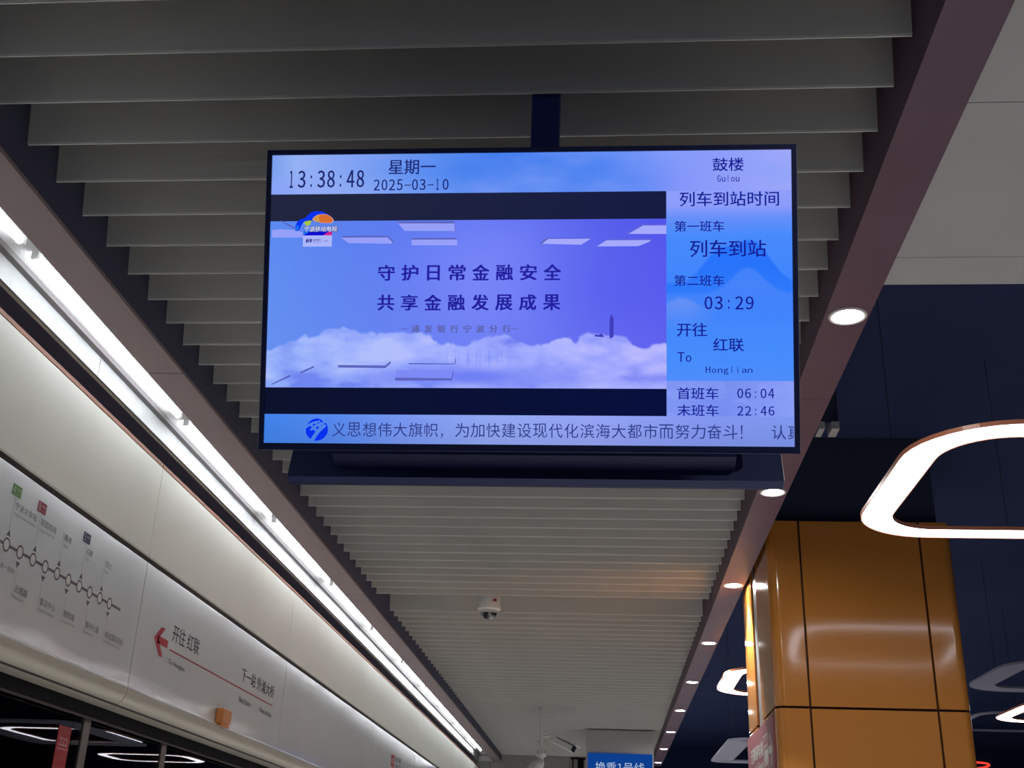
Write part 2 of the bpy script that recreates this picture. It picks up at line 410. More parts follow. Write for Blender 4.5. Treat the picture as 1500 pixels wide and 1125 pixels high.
# small exit plate far along
mb = MB(); wrect(mb, 11.715, 11.90, 1.025, 1.140); flat(mb, 'door_plate', M['red'], PAN3)
PX = -2.0979
mb = MB()
wtext(mb, '应急门', 11.745, 11.87, 1.06, 1.11, .01)
flat(mb, 'plate_text', M['badget'], PAN3)
mb = MB()
for a_ in (('紧急', 11.965, 12.09, 1.09, 1.135, .02), ('疏散', 11.965, 12.09, 1.03, 1.075, .02), ('请推', 12.15, 12.28, 1.10, 1.15, .02), ('开门', 12.15, 12.28, 1.03, 1.08, .02)):
    mb = MB(); wtext(mb, *a_); flat(mb, 'notice_text', M['ink'], PAN3)

# orange indicator lamp under the direction panel
il = empty('indicator_lamp', (-2.098, 6.34, H+.735), 'small amber block-shaped indicator lamp on the wall panel below the red line', 'lamp')
bx('lamp_body', M['lampo'], il, -2.0975, -2.055, 6.265, 6.415, H+.748, H+.825, bevel=.006)
bx('lamp_base', M['lampo'], il, -2.0975, -2.07, 6.30, 6.44, H+.738, H+.748)

# glass screen doors ---------------------------------------------------------
w1 = empty('window_1', (-2.25, 0, 0), kind='structure')
ms = [-1.2, .4, 1.35, 2.6, 3.55, 5.01, 5.96, 7.4, 8.4, 9.9, 10.9, 12.4, 13.4, 14.9, 15.9, 17.4, 18.4, 20.35]
for i, (a, b) in enumerate(zip(ms[:-1], ms[1:])):
    bx('pane', M['glass'], w1, -2.256, -2.246, a+.034, b-.034, .06, H+.599)
for y in ms[1:-1]: bx('mullion', M['mullion'], w1, -2.285, -2.24, y-.0335, y+.0335, .06, H+.5995)
bx('threshold', M['mullion'], w1, -2.30, -2.21, -1.2, 20.35, .001, .0595)
# tunnel beyond
wt = MB().box(-6.0, -5.9, -4, 24, -1.2, H+2.6).box(-2.9, -2.8, -4, 24, -1.2, -.1).build('wall_tunnel', M['tunnel']); tag(wt, kind='structure')
bx('tunnel_bed', M['tunnel'], wt, -5.9, -2.9, -4, 24, -1.25, -1.15)
for y in (1.9, 7.5, 13): bx('tunnel_column', M['box'], wt, -5.899, -5.5, y, y+1.1, -1.149, H+2.6)
bx('tunnel_roof', M['dark'], wt, -5.899, -2.32, -4, 24, H+2.3, H+2.5)

# red strip sticker on the glass
st = empty('door_sticker', (-2.245, 4.81, H+.3), 'narrow red strip with the number 222 stuck on the door glass', 'sticker')
bx('backing', M['sticker'], st, -2.2455, -2.2435, 4.755, 4.872, H+.12, H+.541)
PX = -2.2428
mb = MB(); wtext(mb, '222', 4.776, 4.852, .464, .496, .01); wrect(mb, 4.768, 4.868, .4495, .4525); flat(mb, 'number', M['stickw'], st)
for a_ in (('宁波地铁', 4.770, 4.858, .513, .528, .005), ('车门编号', 4.765, 4.842, .405, .423, .01), ('应急开门', 4.765, 4.842, .365, .383, .01)):
    mb = MB(); wtext(mb, *a_); flat(mb, 'small_print', M['stickd'], st)

# orange pillar ---------------------------------------------------------------
X0, X1, Y0, Y1 = .955, 2.027, 6.71, 8.06
pl = empty('pillar', ((X0+X1)/2, (Y0+Y1)/2, 0), 'glossy orange panel-clad square pillar with rounded corners right of the soffit', 'pillar', kind='structure')
bx('core', M['pgroove'], pl, X0+.03, X1-.03, Y0+.03, Y1-.03, 0, H+2.04)
bx('concrete_head', M['duct'], pl, X0+.06, X1-.06, Y0+.06, Y1-.06, H+2.04, H+2.60)
rows = [(.02, .44), (.452, 1.482), (1.494, H+.956), (H+.968, H+2.044)]
rows = [(.01, H-1.165), (H-1.153, H-.118), (H-.106, H+.956), (H+.969, H+2.044)]
def corner(cx, cy, sx, sy, ext_x, ext_y, t=.028, r=.055):
    """L-shaped panel with a rounded outer corner; cx,cy outer corner, sx,sy point inwards"""
    out = [(cx+sx*ext_x, cy)]
    for k in range(9):
        a = math.pi/2*k/8
        out.append((cx+sx*(r-r*math.sin(a)), cy+sy*(r-r*math.cos(a))))
    out.append((cx, cy+sy*ext_y))
    inn = [(cx+sx*t, cy+sy*ext_y)]
    for k in range(9):
        a = math.pi/2*(8-k)/8; q = r-t
        inn.append((cx+sx*(r-q*math.sin(a)), cy+sy*(r-q*math.cos(a))))
    inn.append((cx+sx*ext_x, cy+sy*t))
    return out+inn
g = .006
for z0, z1 in rows:
    def P(prof, name='cladding_panel', m='orange'):
        q = MB().prism(prof, 'z', z0, z1); q.smooth = True; q.build(name, M[m], pl)
    P(corner(X0, Y0, 1, 1, .19-g, .61)); P(corner(X1, Y0, -1, 1, .185-g, .61))
    P(corner(X0, Y1, 1, -1, .19-g, .50)); P(corner(X1, Y1, -1, -1, .185-g, .61))
    bx('cladding_panel', M['orange'], pl, X0+.19+g, X1-.185-g, Y0, Y0+.028, z0, z1, bevel=.003)
    bx('cladding_panel', M['orange'], pl, X0+.19+g, X1-.185-g, Y1-.028, Y1, z0, z1, bevel=.003)
    bx('cladding_panel', M['orange'], pl, X1-.028, X1, Y0+.62, Y1-.62, z0, z1, bevel=.003)
bx('steel_strip', M['steel'], pl, X0+.012, X0+.03, Y0+.615, Y0+.84, .01, H+2.044)
# maroon sign on the side of the pillar
ps = empty('pillar_sign', (X0-.006, 7.4, H+.4), 'maroon sign with an arrow and pale lettering on the side of the orange pillar', 'sign')
bx('sign_plate', M['maroon'], ps, X0-.0105, X0-.0005, 6.82, 8.05, H+.45, H+.931)
SX = X0-.0112
def onsign(u, v): return (SX, 8.05-u, H+.931-v)
mb = MB()
poly(mb, [(1.115, .09), (1.195, .172), (1.115, .264), (1.085, .264), (1.155, .172), (1.085, .09)], onsign)
poly(mb, [(1.03, .152), (1.165, .152), (1.165, .194), (1.03, .194)], onsign)
flat(mb, 'arrow', M['signw'], ps); mb = MB()
for a, b, c, d in ((.80, 1.01, .07, .078), (.80, 1.01, .262, .27), (.80, .81, .07, .27), (1.0, 1.01, .07, .27)): poly(mb, [(a, c), (b, c), (b, d), (a, d)], onsign)
for u in (.85, .905, .96):
    ringflat(mb, u, .135, .0001, .014, onsign, 10); poly(mb, [(u-.02, .155), (u+.02, .155), (u+.012, .245), (u-.012, .245)], onsign)
poly(mb, [(.87, .105), (.885, .085), (.90, .105)], onsign); poly(mb, [(.92, .085), (.95, .085), (.935, .105)], onsign)
flat(mb, 'pictogram', M['signw'], ps); mb = MB()
text(mb, '无障碍电梯', .17, .085, .77, .175, onsign, .02); flat(mb, 'sign_text', M['signw'], ps); mb = MB(); text(mb, 'Accessible Elevator', .17, .195, .77, .245, onsign, .01)
flat(mb, 'sign_text', M['signw'], ps)

# ================================================================== DISPLAYS
TR = Matrix(((.999977657, -.00640396638, .00191678113), (.00668188748, .949312143, -.314263914), (.000192911943, .314269701, .949333723)))
TVL = (-.182576, 2.337409, H+1.240714)
def tv_body(name, loc, rot, label):
    o = empty(name, loc, label, 'display', 'back to back displays on the ceiling post'); o.rotation_euler = rot.to_euler()
    W, Hh, b = .605, .3403, .0115
    fr = MB()
    fr.box(-W-b, W+b, -.005, .004, Hh+.0002, Hh+b).box(-W-b, W+b, -.005, .004, -Hh-b-.004, -Hh-.0002).box(-W-b, -W-.0002, -.005, .004, -Hh-.0002, Hh+.0002).box(W+.0002, W+b, -.005, .004, -Hh-.0002, Hh+.0002)
    fr.build('bezel', M['bezel'], o, local=True)
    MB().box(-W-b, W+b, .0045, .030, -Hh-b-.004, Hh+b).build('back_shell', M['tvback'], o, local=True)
    MB().prism([(.0305, -.30), (.0305, .16), (.07, .12), (.088, .10), (.088, -.30), (.075, -.318), (.0305, -.325)][::-1], 'x', -.50, .50).build('electronics_housing', M['bezel'], o, local=True)
    for s in (-1, 1):
        sp = MB(); sp.box(s*.50-.045, s*.50+.045, .0885, .118, -.285, -.235)
        sp.box(s*.50-.02, s*.50+.02, .0885, .102, -.235, -.15)
        sp.build('mount_hook', M['cable'], o, local=True)
    MB().tube([(-.47, .095, -.16), (-.46, .11, -.20), (-.43, .11, -.24), (-.40, .10, -.285), (-.33, .095, -.31)], .004, 8).build('cable', M['cable'], o, local=True)
    MB().box(-W-b-.0012, -W-b-.0001, -.004, .029, -Hh-b, Hh+b).build('edge_strip', M['tvedge'], o, local=True)
    MB().box(W+b+.0001, W+b+.0012, -.004, .029, -Hh-b, Hh+b).build('edge_strip', M['tvedge'], o, local=True)
    return o
tv = tv_body('display', TVL, TR, 'large lit blue train arrival display hanging from the ceiling post, facing the camera')
back_rot = Matrix.Rotation(math.pi, 3, 'Z') @ TR
tv2 = tv_body('display', (-.182576, 2.835, TVL[2]+.010), back_rot, 'second display seen from behind as a dark strip under the lit display, facing away')
post = empty('ceiling_post', (-.166, 2.638, H+2.34), 'square dark navy post hanging between the ceiling baffles above the lit display', 'post')
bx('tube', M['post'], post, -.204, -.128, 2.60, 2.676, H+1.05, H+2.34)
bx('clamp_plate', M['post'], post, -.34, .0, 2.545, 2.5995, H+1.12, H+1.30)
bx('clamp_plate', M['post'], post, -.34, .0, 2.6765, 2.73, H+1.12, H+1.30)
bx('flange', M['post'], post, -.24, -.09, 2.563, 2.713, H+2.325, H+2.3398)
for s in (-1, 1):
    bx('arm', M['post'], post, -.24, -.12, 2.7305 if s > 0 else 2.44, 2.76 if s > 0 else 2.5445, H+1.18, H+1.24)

# --- picture on the screen: panels of coloured pixels -----------------------
def on_tv(front):
    def f(u, v): return (u/1000-.605, -front, .3403-v/1000)
    return f
rng = np.random.RandomState(3)
def vnoise(X, Y, sx, sy, seed):
    r = np.random.RandomState(seed).rand(64, 64)
    x = X/sx; y = Y/sy; xi = np.floor(x).astype(int); yi = np.floor(y).astype(int); fx = x-xi; fy = y-yi
    fx = fx*fx*(3-2*fx); fy = fy*fy*(3-2*fy)
    g = lambda a, b: r[a % 64, b % 64]
    return (g(xi, yi)*(1-fx)+g(xi+1, yi)*fx)*(1-fy)+(g(xi, yi+1)*(1-fx)+g(xi+1, yi+1)*fx)*fy
def fbm(X, Y, sx, sy, seed, n=5):
    t = 0; a = .5
    for k in range(n): t = t+a*vnoise(X, Y, sx/2**k, sy/2**k, seed+k); a *= .5
    return t/(1-.5**n)
def lerp(a, b, t): 
    t = np.clip(t, 0, 1)[..., None]; return a*(1-t)+b*t
C = lambda *a: np.array(a, float)
def ramp(x, stops):
    xs = [s[0] for s in stops]; return np.stack([np.interp(x, xs, [s[1][i] for s in stops]) for i in range(3)], -1)
def bilerp(u, v, tl, tr, bl, br):
    return lerp(lerp(C(*tl)+0*u[..., None], C(*tr)+0*u[..., None], u), lerp(C(*bl)+0*u[..., None], C(*br)+0*u[..., None], u), v)
def grid(name, u0, u1, v0, v1, step, fn, front=.0006):
    nu = max(2, int((u1-u0)/step)); nv = max(2, int((v1-v0)/step)); P = on_tv(front)
    U, V = np.meshgrid(np.linspace(u0, u1, nu+1), np.linspace(v0, v1, nv+1))
    rgb = np.clip(fn(U, V), 0, 255)/255; L = np.where(rgb <= .04045, rgb/12.92, ((rgb+.055)/1.055)**2.4)
    vs = np.stack([U/1000-.605, 0*U-front, .3403-V/1000], -1).reshape(-1, 3)
    idx = np.arange((nu+1)*(nv+1)).reshape(nv+1, nu+1)
    q = np.stack([idx[:-1, :-1], idx[1:, :-1], idx[1:, 1:], idx[:-1, 1:]], -1).reshape(-1, 4)
    me = bpy.data.meshes.new(name); me.from_pydata(vs.tolist(), [], q.tolist())
    a = me.color_attributes.new('Col', 'FLOAT_COLOR', 'POINT')
    a.data.foreach_set('color', np.concatenate([L.reshape(-1, 3), np.ones((len(vs), 1))], 1).astype(np.float32).ravel())
    me.materials.append(M['screen']); return me
def cloud(c, U, V, sc1, seed, a, b, col):
    n = fbm(U, V, sc1, sc1*.35, seed); return lerp(c, C(*col)+0*c, np.clip((n-a)/(b-a), 0, 1)*.6)
def header_fn(U, V):
    c = ramp(U, [(0, (122, 160, 238)), (60, (150, 178, 245)), (200, (128, 162, 242)), (330, (96, 145, 240)), (520, (62, 122, 236)), (760, (72, 128, 240)), (860, (98, 138, 245)), (960, (132, 150, 250)), (1210, (158, 168, 250))])
    c = lerp(c, C(158, 178, 250)+0*c, np.clip((V-40)/60, 0, 1)*np.clip(1-U/700, 0, 1)*.6)
    return cloud(c, U, V, 260, 5, .45, .75, (135, 160, 248))
def side_fn(U, V):
    c = ramp(V, [(94, (142, 158, 250)), (130, (140, 156, 250)), (160, (100, 142, 250)), (200, (72, 138, 252)), (330, (62, 132, 252)), (480, (70, 140, 252)), (530, (78, 140, 250))])
    ridge = 300-95*np.exp(-((U-1120)/60)**2)-60*np.exp(-((U-1040)/45)**2)+14*fbm(U, V*0, 40, 10, 9)
    c = lerp(c, C(30, 108, 250)+0*c, np.clip((V-ridge)/6, 0, 1)*np.clip((420-V)/150, 0, 1)*.75)
    ridge2 = 330-60*np.exp(-((U-1110)/50)**2)
    c = lerp(c, C(88, 140, 248)+0*c, np.clip((V-ridge2)/8, 0, 1)*np.clip((430-V)/110, 0, 1)*.55)
    ridge3 = 365-25*np.exp(-((U-960)/40)**2)
    return lerp(c, C(112, 148, 245)+0*c, np.clip((V-ridge3)/6, 0, 1)*np.clip((420-V)/60, 0, 1)*np.clip((1040-U)/60, 0, 1)*.7)
def foot_fn(U, V):
    c = ramp(U, [(925, (128, 150, 244)), (1050, (118, 142, 240)), (1210, (138, 158, 246))]); return cloud(c, U, V, 30, 11, .55, .9, (150, 168, 250))
def tick_fn(U, V):
    c = ramp(U, [(0, (66, 132, 236)), (150, (84, 136, 238)), (330, (122, 152, 242)), (520, (146, 168, 244)), (760, (150, 165, 246)), (1000, (132, 152, 242)), (1210, (128, 152, 240))])
    return lerp(c, c*.93, (V-612)/70)
def video_fn(U, V):
    u = (U-3)/923; v = (V-160)/391
    c = bilerp(u, v, (92, 138, 240), (82, 84, 232), (104, 146, 240), (104, 104, 240))
    c = lerp(c, C(128, 140, 252)+0*c, np.exp(-((u-.56)/.22)**2-((v-.35)/.5)**2)*.75)
    c = lerp(c, C(84, 90, 238)+0*c, np.exp(-((u-.92)/.22)**2-((v-.42)/.3)**2)*.5)
    top = 436-46*(fbm(U, V, 90, 90, 21, 6)-.5)*2+6*np.sin(U/60.)
    top = top+8*np.exp(-((U-560)/90)**2)
    dens = np.clip((V-top)/5, 0, 1)
    n = fbm(U, V, 95, 42, 31, 6)
    shade = ramp(n, [(.25, (120, 134, 242)), (.4, (150, 164, 250)), (.52, (168, 180, 255)), (.7, (192, 198, 255))])
    tint = ramp(u, [(0, (.93, 1.0, .99)), (.5, (.98, .98, 1)), (1, (1.0, .96, 1))])
    c2 = shade*tint
    c = lerp(c, c2, dens*.92)
    gap = np.exp(-((V-525)/22)**2)*np.clip(1-np.abs(U-480)/330, 0, 1)
    c = lerp(c, C(112, 128, 244)+0*c, gap*1.1)
    c = lerp(c, C(180, 188, 255)+0*c, np.clip((V-530)/30, 0, 1)*np.clip((U-620)/200, 0, 1)*.8)
    st_ = np.clip((np.abs(np.sin(U/3.1)*np.sin(U/7.7))-.4)*2, 0, 1)*np.exp(-((U-500)/75)**2)*np.exp(-((V-482)/17)**2)
    return lerp(c, C(118, 140, 248)+0*c, st_*.6)
def bar_top(U, V): return ramp(U, [(0, (34, 38, 62)), (926, (22, 28, 66))])
def bar_bot(U, V): return ramp(U, [(0, (13, 18, 44)), (926, (8, 16, 62))])
scr = bpy.data.objects.new('screen', grid('screen', 0, 1210, 0, 94.5, 6, header_fn)); COL.objects.link(scr); scr.parent = tv
def sub(name, me_): o = bpy.data.objects.new(name, me_); COL.objects.link(o); o.parent = scr; return o
sub('sidebar_picture', grid('sidebar_picture', 926, 1210, 94.5, 533, 4, side_fn)); sub('sidebar_foot', grid('sidebar_foot', 926, 1210, 533, 613.5, 5, foot_fn))
sub('ticker_bar', grid('ticker_bar', 0, 1210, 613.5, 680.6, 6, tick_fn)); sub('video_picture', grid('video_picture', 0, 926, 159, 551.5, 2.6, video_fn))
sub('upper_black_bar', grid('upper_black_bar', 0, 926, 94.5, 159, 20, bar_top)); sub('lower_black_bar', grid('lower_black_bar', 0, 926, 551.5, 613.5, 20, bar_bot))

def spoly(name, col, polys, front=.0011):
    m_ = semis('pixels_'+name, col)
    if name == 'metro_logo':
        mb = MB()
        for p in polys: poly(mb, p, on_tv(front))
        return flat(mb, name, m_, scr, local=True)
    for p in polys:
        mb = MB(); poly(mb, p, on_tv(front)); flat(mb, name, m_, scr, local=True)
spoly('floating_slab', (150, 160, 250), [[(304, 166), (436, 167), (438, 185), (320, 184)], [(170, 199), (278, 199), (293, 211), (287, 214), (188, 212)], [(336, 205), (443, 205), (444, 219), (337, 218)], [(4, 180), (23, 178), (60, 180), (78, 186), (79, 198), (5, 198)]])
spoly('floating_slab_bright', (165, 170, 255), [[(652, 205), (753, 205), (731, 219), (635, 216)], [(789, 209), (891, 209), (887, 213), (862, 223), (767, 223)], [(872, 175), (926, 175), (926, 195), (833, 194)]])
spoly('slab_edge', (92, 100, 190), [[(304, 162), (436, 162), (436, 167), (306, 166)], [(170, 195), (278, 195), (278, 199), (174, 199)], [(336, 201), (443, 201), (443, 205), (336, 205)], [(278, 195), (281, 195), (295, 210), (292, 212)], [(437, 163), (440, 185), (438, 185)], [(23, 158), (28, 158), (60, 174), (56, 177)],
    [(170, 499), (280, 500), (292, 490), (294, 494), (281, 506), (170, 505)], [(304, 528), (435, 529), (438, 512), (440, 513), (436, 534), (304, 535)], [(11, 545), (57, 522), (59, 526), (17, 545)], [(80, 516), (113, 501), (114, 505), (83, 519)], [(443, 484), (445, 483), (444, 496), (442, 496)], [(335, 494), (441, 495), (441, 497), (335, 497)], [(635, 216), (652, 202), (655, 205), (640, 217)]], .0012)
spoly('slab_edge_right', (96, 100, 215), [[(650, 202), (753, 203), (753, 205), (650, 205)], [(789, 206), (891, 206), (891, 209), (789, 209)], [(833, 194), (870, 172), (926, 172), (926, 175), (873, 175), (840, 194)]], .0012)
spoly('slab_face', (126, 138, 245), [[(306, 511), (437, 511), (434, 529), (306, 528)]], .0011)
spoly('tower', (66, 62, 190), [[(797, 437), (797, 391), (801, 380), (806, 391), (806, 433)], [(762, 432), (765, 427), (772, 429), (776, 425), (782, 428), (784, 434)]], .0011)
nb = [(u, v) for u, v in ((76, 204), (148, 240), (140, 233), (13, 228), (36, 262), (92, 277), (64, 273))]
DEAD = semis('pixels_dead', (24, 40, 120))
for u, v in nb: mbx = MB(); ringflat(mbx, u, v, .01, .9, on_tv(.0013), 6); flat(mbx, 'dead_pixel', DEAD, scr, local=True)
# television channel logo and bank card, top left of the video
spoly('logo_blue', (8, 50, 240), [[(60, 182), (60, 170), (64, 161), (71, 155), (80, 153), (86, 149), (92, 142), (99, 137), (109, 135), (121, 136), (132, 140), (137, 144), (126, 143), (115, 143), (107, 146), (102, 152), (99, 157), (89, 157), (81, 160), (77, 164), (74, 171), (70, 180), (65, 183)]], .0013)
def ell(cu, cv, a, b, rot=0, n=24): return [(cu+a*math.cos(t)*math.cos(rot)-b*math.sin(t)*math.sin(rot), cv+a*math.cos(t)*math.sin(rot)+b*math.sin(t)*math.cos(rot)) for t in [2*math.pi*i/n for i in range(n)]]
def egg(k=1.0):
    base = [(101, 157), (103, 152), (107, 148), (112, 145), (118, 143.5), (124, 143), (130, 143.3), (136, 144.5), (143, 149), (147, 152.5), (149.5, 156), (149.5, 160), (147, 162.5), (144, 164), (134, 164), (121, 163), (110, 160)]
    return [((p[0]-126)*k+126, (p[1]-154)*k+154) for p in base]
spoly('logo_rim', (200, 190, 225), [egg(1.05)], .00135)
spoly('logo_orange', (215, 110, 50), [egg()], .0014)
spoly('logo_amber', (205, 150, 70), [[(102, 157), (104, 152), (108, 148), (113, 145.5), (118, 144.5), (116, 150), (117, 156), (119, 161.5), (110, 159.5)]], .0015)
spoly('logo_lime', (165, 195, 75), [[(80, 164), (84, 160), (90, 158), (99, 158), (96, 165), (93, 170), (86, 170)]], .0014)
spoly('logo_lower_blue', (30, 110, 245), [[(61, 181), (62, 172), (66, 168), (69, 172), (68, 178), (66, 181)], [(80, 182), (80, 193), (92, 186), (92, 182)]], .0015)
spoly('card_band', (10, 10, 205), [[(80, 184), (148, 184), (148, 193.5), (80, 193.5)]], .0013)
spoly('card_magenta', (205, 35, 140), [[(127, 193.5), (136, 187), (140, 184.5), (148, 184.5), (148, 193.5)]], .0016)
spoly('card_white', (172, 182, 250), [[(79, 193.5), (148, 193.5), (148, 220), (79, 220)]], .0013)
spoly('card_mark', (45, 45, 150), [ell(88.5, 206, 2, 5.3, .25), ell(93, 206, 1.4, 5.3, .45), ell(98, 206, 2, 5.3, .25)], .0016)
def stext(name, col, items, front=.0016, bold=0, space=1.0, clip=None):
    m_ = semis('pixels_'+name, col)
    for it in items:                       # an item is one phrase: (words, box[, bold]) or a list of such glyphs
        mb = MB()
        for g_ in (it if isinstance(it, list) else [it]): text(mb, g_[0], *g_[1], on_tv(front), (g_[2] if len(g_) > 2 and g_[2] else bold), space, clip)
        flat(mb, name, m_, scr, local=True)
stext('logo_outline', (50, 60, 130), [('宁波移动电视', (81, 170.5, 161, 185.5), .05)], .0016)
stext('logo_text', (215, 220, 250), [('宁波移动电视', (82, 171.5, 160, 184.5), .012)], .0018)
stext('card_text', (60, 60, 170), [('浦发银行', (102, 202, 124, 206.5), .01), ('SPD BANK', (102, 208, 122, 210.5)), ('上海浦东', (126, 205, 140, 209))], .0016)
# metro logo on the ticker
spoly('metro_logo', (6, 48, 240), [[(100, 639), (105, 632), (111, 627), (118, 624), (125, 623), (131, 625), (136, 628), (139, 631), (133, 633), (130, 628), (124, 629), (116, 631), (108, 634)],
    [(98, 647), (108, 640), (112, 644), (111, 646), (108, 649), (110, 652), (116, 649), (121, 654), (114, 664), (110, 671), (104, 666), (99, 659), (98, 652)],
    [(118, 675), (125, 663), (132, 654), (145, 642), (145, 638), (139, 637), (141, 634), (145, 634), (149, 641), (150, 649), (149, 658), (144, 665), (138, 671), (130, 674), (123, 675)],
    [(113, 638), (120, 635), (122, 637), (116, 641)], [(124, 634), (127, 632), (130, 633), (127, 636)], [(132, 640), (135, 638), (137, 639), (135, 641)], [(121, 645), (126, 641), (129, 644), (125, 649)]], .0013)
# words
def spaced(s, box, bold):
    u0, v0, u1, v1 = box; n = len(s); cw = (v1-v0)*1.02; p = (u1-u0-cw)/(n-1)
    return [(ch, (u0+i*p+(cw*.13 if ch == '日' else 0), v0+(1 if ch != '日' else 2), u0+i*p+cw-(cw*.13 if ch == '日' else 0), v1), bold) for i, ch in enumerate(s)]
def mono(s, box, bold=0):
    u0, v0, u1, v1 = box; n = len(s); p = (u1-u0)/(n-.25); out = []; h = v1-v0
    for i, ch in enumerate(s):
        a = u0+i*p; wd = p*.76
        if ch == ':': out += [(':', (a+wd*.38, v0+h*.28, a+wd*.56, v1-h*.04), bold)]
        elif ch == '-': out += [('-', (a, v0+h*.50, a+wd*1.1, v0+h*.58), bold)]
        elif ch == '1': out += [('1', (a+wd*.22, v0, a+wd*.62, v1), bold)]
        elif ch == 'i': out += [(ch, (a+wd*.38, v0, a+wd*.54, v1-h*.22), bold)]
        elif ch == 'l': out += [(ch, (a+wd*.38, v0, a+wd*.56, v1 if s != 'Honglian' else v1-h*.22), bold)]
        elif ch == 'g': out += [(ch, (a, v0+h*.28, a+wd, v1), bold)]
        elif ch in 'onau': out += [(ch, (a, v0+h*.28, a+wd, v1 if s != 'Honglian' else v1-h*.22), bold)]
        elif ch == 'H': out += [(ch, (a, v0, a+wd, v1-h*.22), bold)]
        else: out += [(ch, (a, v0, a+wd, v1), bold)]
    return out
stext('clock_digits', (30, 40, 110), [mono('13:38:48', (40, 38, 221, 79))], bold=.012)
stext('date_text', (30, 40, 118), [('星期一', (279, 14, 390, 49)), mono('2025-03-10', (245, 61, 421, 87))], bold=.012)
stext('headline', (36, 32, 160), [spaced('守护日常金融安全', (260, 264, 684, 301), .03), spaced('共享金融发展成果', (260, 334, 683, 371), .03)])
stext('bank_line', (92, 96, 168), [spaced('浦发银行宁波分行', (340, 405, 570, 423), .03)+[('—', (316, 414, 332, 415.5)), ('—', (572, 414, 588, 415.5))]])
dark_i = (22, 30, 150)
stext('sidebar_text', dark_i, [('鼓楼', (1032, 18, 1102, 49)), ('列车到站时间', (957, 97, 1181, 131)), ('第一班车', (945, 165, 1057, 190)), ('列车到站', (980, 210, 1151, 249)), ('第二班车', (944, 291, 1056, 316)),
    ('开往', (950, 401, 1017, 432)), ('红联', (1031, 436, 1099, 466)), ('首班车', (950, 548, 1042, 575)), ('末班车', (950, 587, 1042, 613)), [('T', (951, 468, 966, 490)), ('o', (969, 475, 982, 490))],
    mono('03:29', (1012, 340, 1122, 370)), mono('Gulou', (1042, 59, 1092, 74)), mono('Honglian', (1014, 500, 1118, 519)), mono('06:04', (1084, 550, 1166, 572)), mono('22:46', (1084, 590, 1166, 611))], bold=.012)
tk = '义思想伟大旗帜，为加快建设现代化滨海大都市而努力奋斗！ 认真'
its = []
pitch = 35.7
for i, ch in enumerate(tk):
    a = 160+i*pitch+(0)
    if ch == ' ': continue
    if ch == '，': its.append((ch, (a+2, 656, a+8, 666), -.004)); continue
    if ch == '！': its.append((ch, (a+3, 633, a+7, 664), -.004)); continue
    its.append((ch, (a, 632, min(a+31.5, 1208), 664.5), 0) if ch != '真' else ('真', (a, 632, a+31.5, 664.5), 0))
stext('ticker_text', (44, 58, 135), [its], clip=1209)
stext('ticker_text_cut', (44, 58, 135), [('.', (151.5, 660, 153, 662)), ('.', (152, 647, 153, 649))])

# ================================================================== RING LIGHTS
def rr(x0, x1, y0, y1, r, n=10):
    pts = []
    for cx, cy, a0 in ((x1-r, y1-r, 0), (x0+r, y1-r, 90), (x0+r, y0+r, 180), (x1-r, y0+r, 270)):
        for k in range(n+1):
            a = math.radians(a0+90*k/n); pts.append((cx+r*math.cos(a), cy+r*math.sin(a)))
    return pts
def band(mb, A, B, z0, z1):
    """closed solid ring between outlines A (outer) and B (inner)"""
    n = len(mb.v); k = len(A)
    mb.v += [(*p, z0) for p in A]+[(*p, z0) for p in B]+[(*p, z1) for p in A]+[(*p, z1) for p in B]
    for i in range(k):
        j = (i+1) % k
        mb.f += [(n+i, n+j, n+k+j, n+k+i), (n+2*k+i, n+3*k+i, n+3*k+j, n+2*k+j), (n+i, n+2*k+i, n+2*k+j, n+j), (n+k+i, n+k+j, n+3*k+j, n+3*k+i)]
    return mb
def ring_light(x0, x1, y0, y1, z, lit, label, W=.148, R=.40):
    cx, cy = (x0+x1)/2, (y0+y1)/2
    o = empty('ring_light', (cx, cy, H+z), label, 'ring light', 'rounded square ring lights under the black ceiling')
    O = lambda d: rr(x0+d, x1-d, y0+d, y1-d, R-d)
    band(MB(), O(.0065), O(W-.0065), H+z+.003, H+z+.012).build('diffuser', M['ring'] if lit else M['ringoff'], o)
    band(MB(), O(0), O(.004), H+z, H+z+.018).build('outer_rim', M['rim'] if lit else M['ringoff'], o)
    band(MB(), O(W-.004), O(W), H+z, H+z+.018).build('inner_rim', M['rim'] if lit else M['ringoff'], o)
    band(MB(), O(.0065), O(W-.0065), H+z+.0125, H+z+.018).build('top_cover', M['rim'] if lit else M['ringoff'], o)
    jn = MB()
    for yy in (y0+R, y1-R):
        for a, b in ((x0+.007, x0+W-.007), (x1-W+.007, x1-.007)): jn.box(a, b, yy-.0015, yy+.0015, H+z+.0025, H+z+.0038)
    jn.build('diffuser_joint', M['ringoff'], o)
    for px, py in ((x0+W/2, cy), (x1-W/2, cy), (cx, y0+W/2), (cx, y1-W/2)):
        MB().tube([(px, py, H+z+.0185), (px, py, H+2.6)], .002, 6).build('suspension_cable', M['cable'], o)
    return o
ring_light(1.20, 2.74, 4.137, 5.68, 1.65, True, 'large glowing rounded-square ring light nearest the camera, in front of the orange pillar')
ring_light(.985, 2.52, 9.40, 10.88, 1.65, True, 'glowing ring light showing only its corner left of the orange pillar')
ring_light(3.79, 5.3, 10.75, 12.2, 1.65, True, 'glowing ring light with its pointed corner right of the orange pillar')
ring_light(1.95, 3.48, 14.85, 16.6, 1.65, True, 'glowing ring light hidden behind the orange pillar and mirrored in the door glass')
ring_light(1.95, 3.48, 18.05, 19.35, 1.65, True, 'farthest glowing ring light, mirrored in the door glass')
ring_light(1.28, 2.8, 12.45, 14.9, 1.45, False, 'unlit grey ring light low left of the orange pillar', W=.25, R=.2)
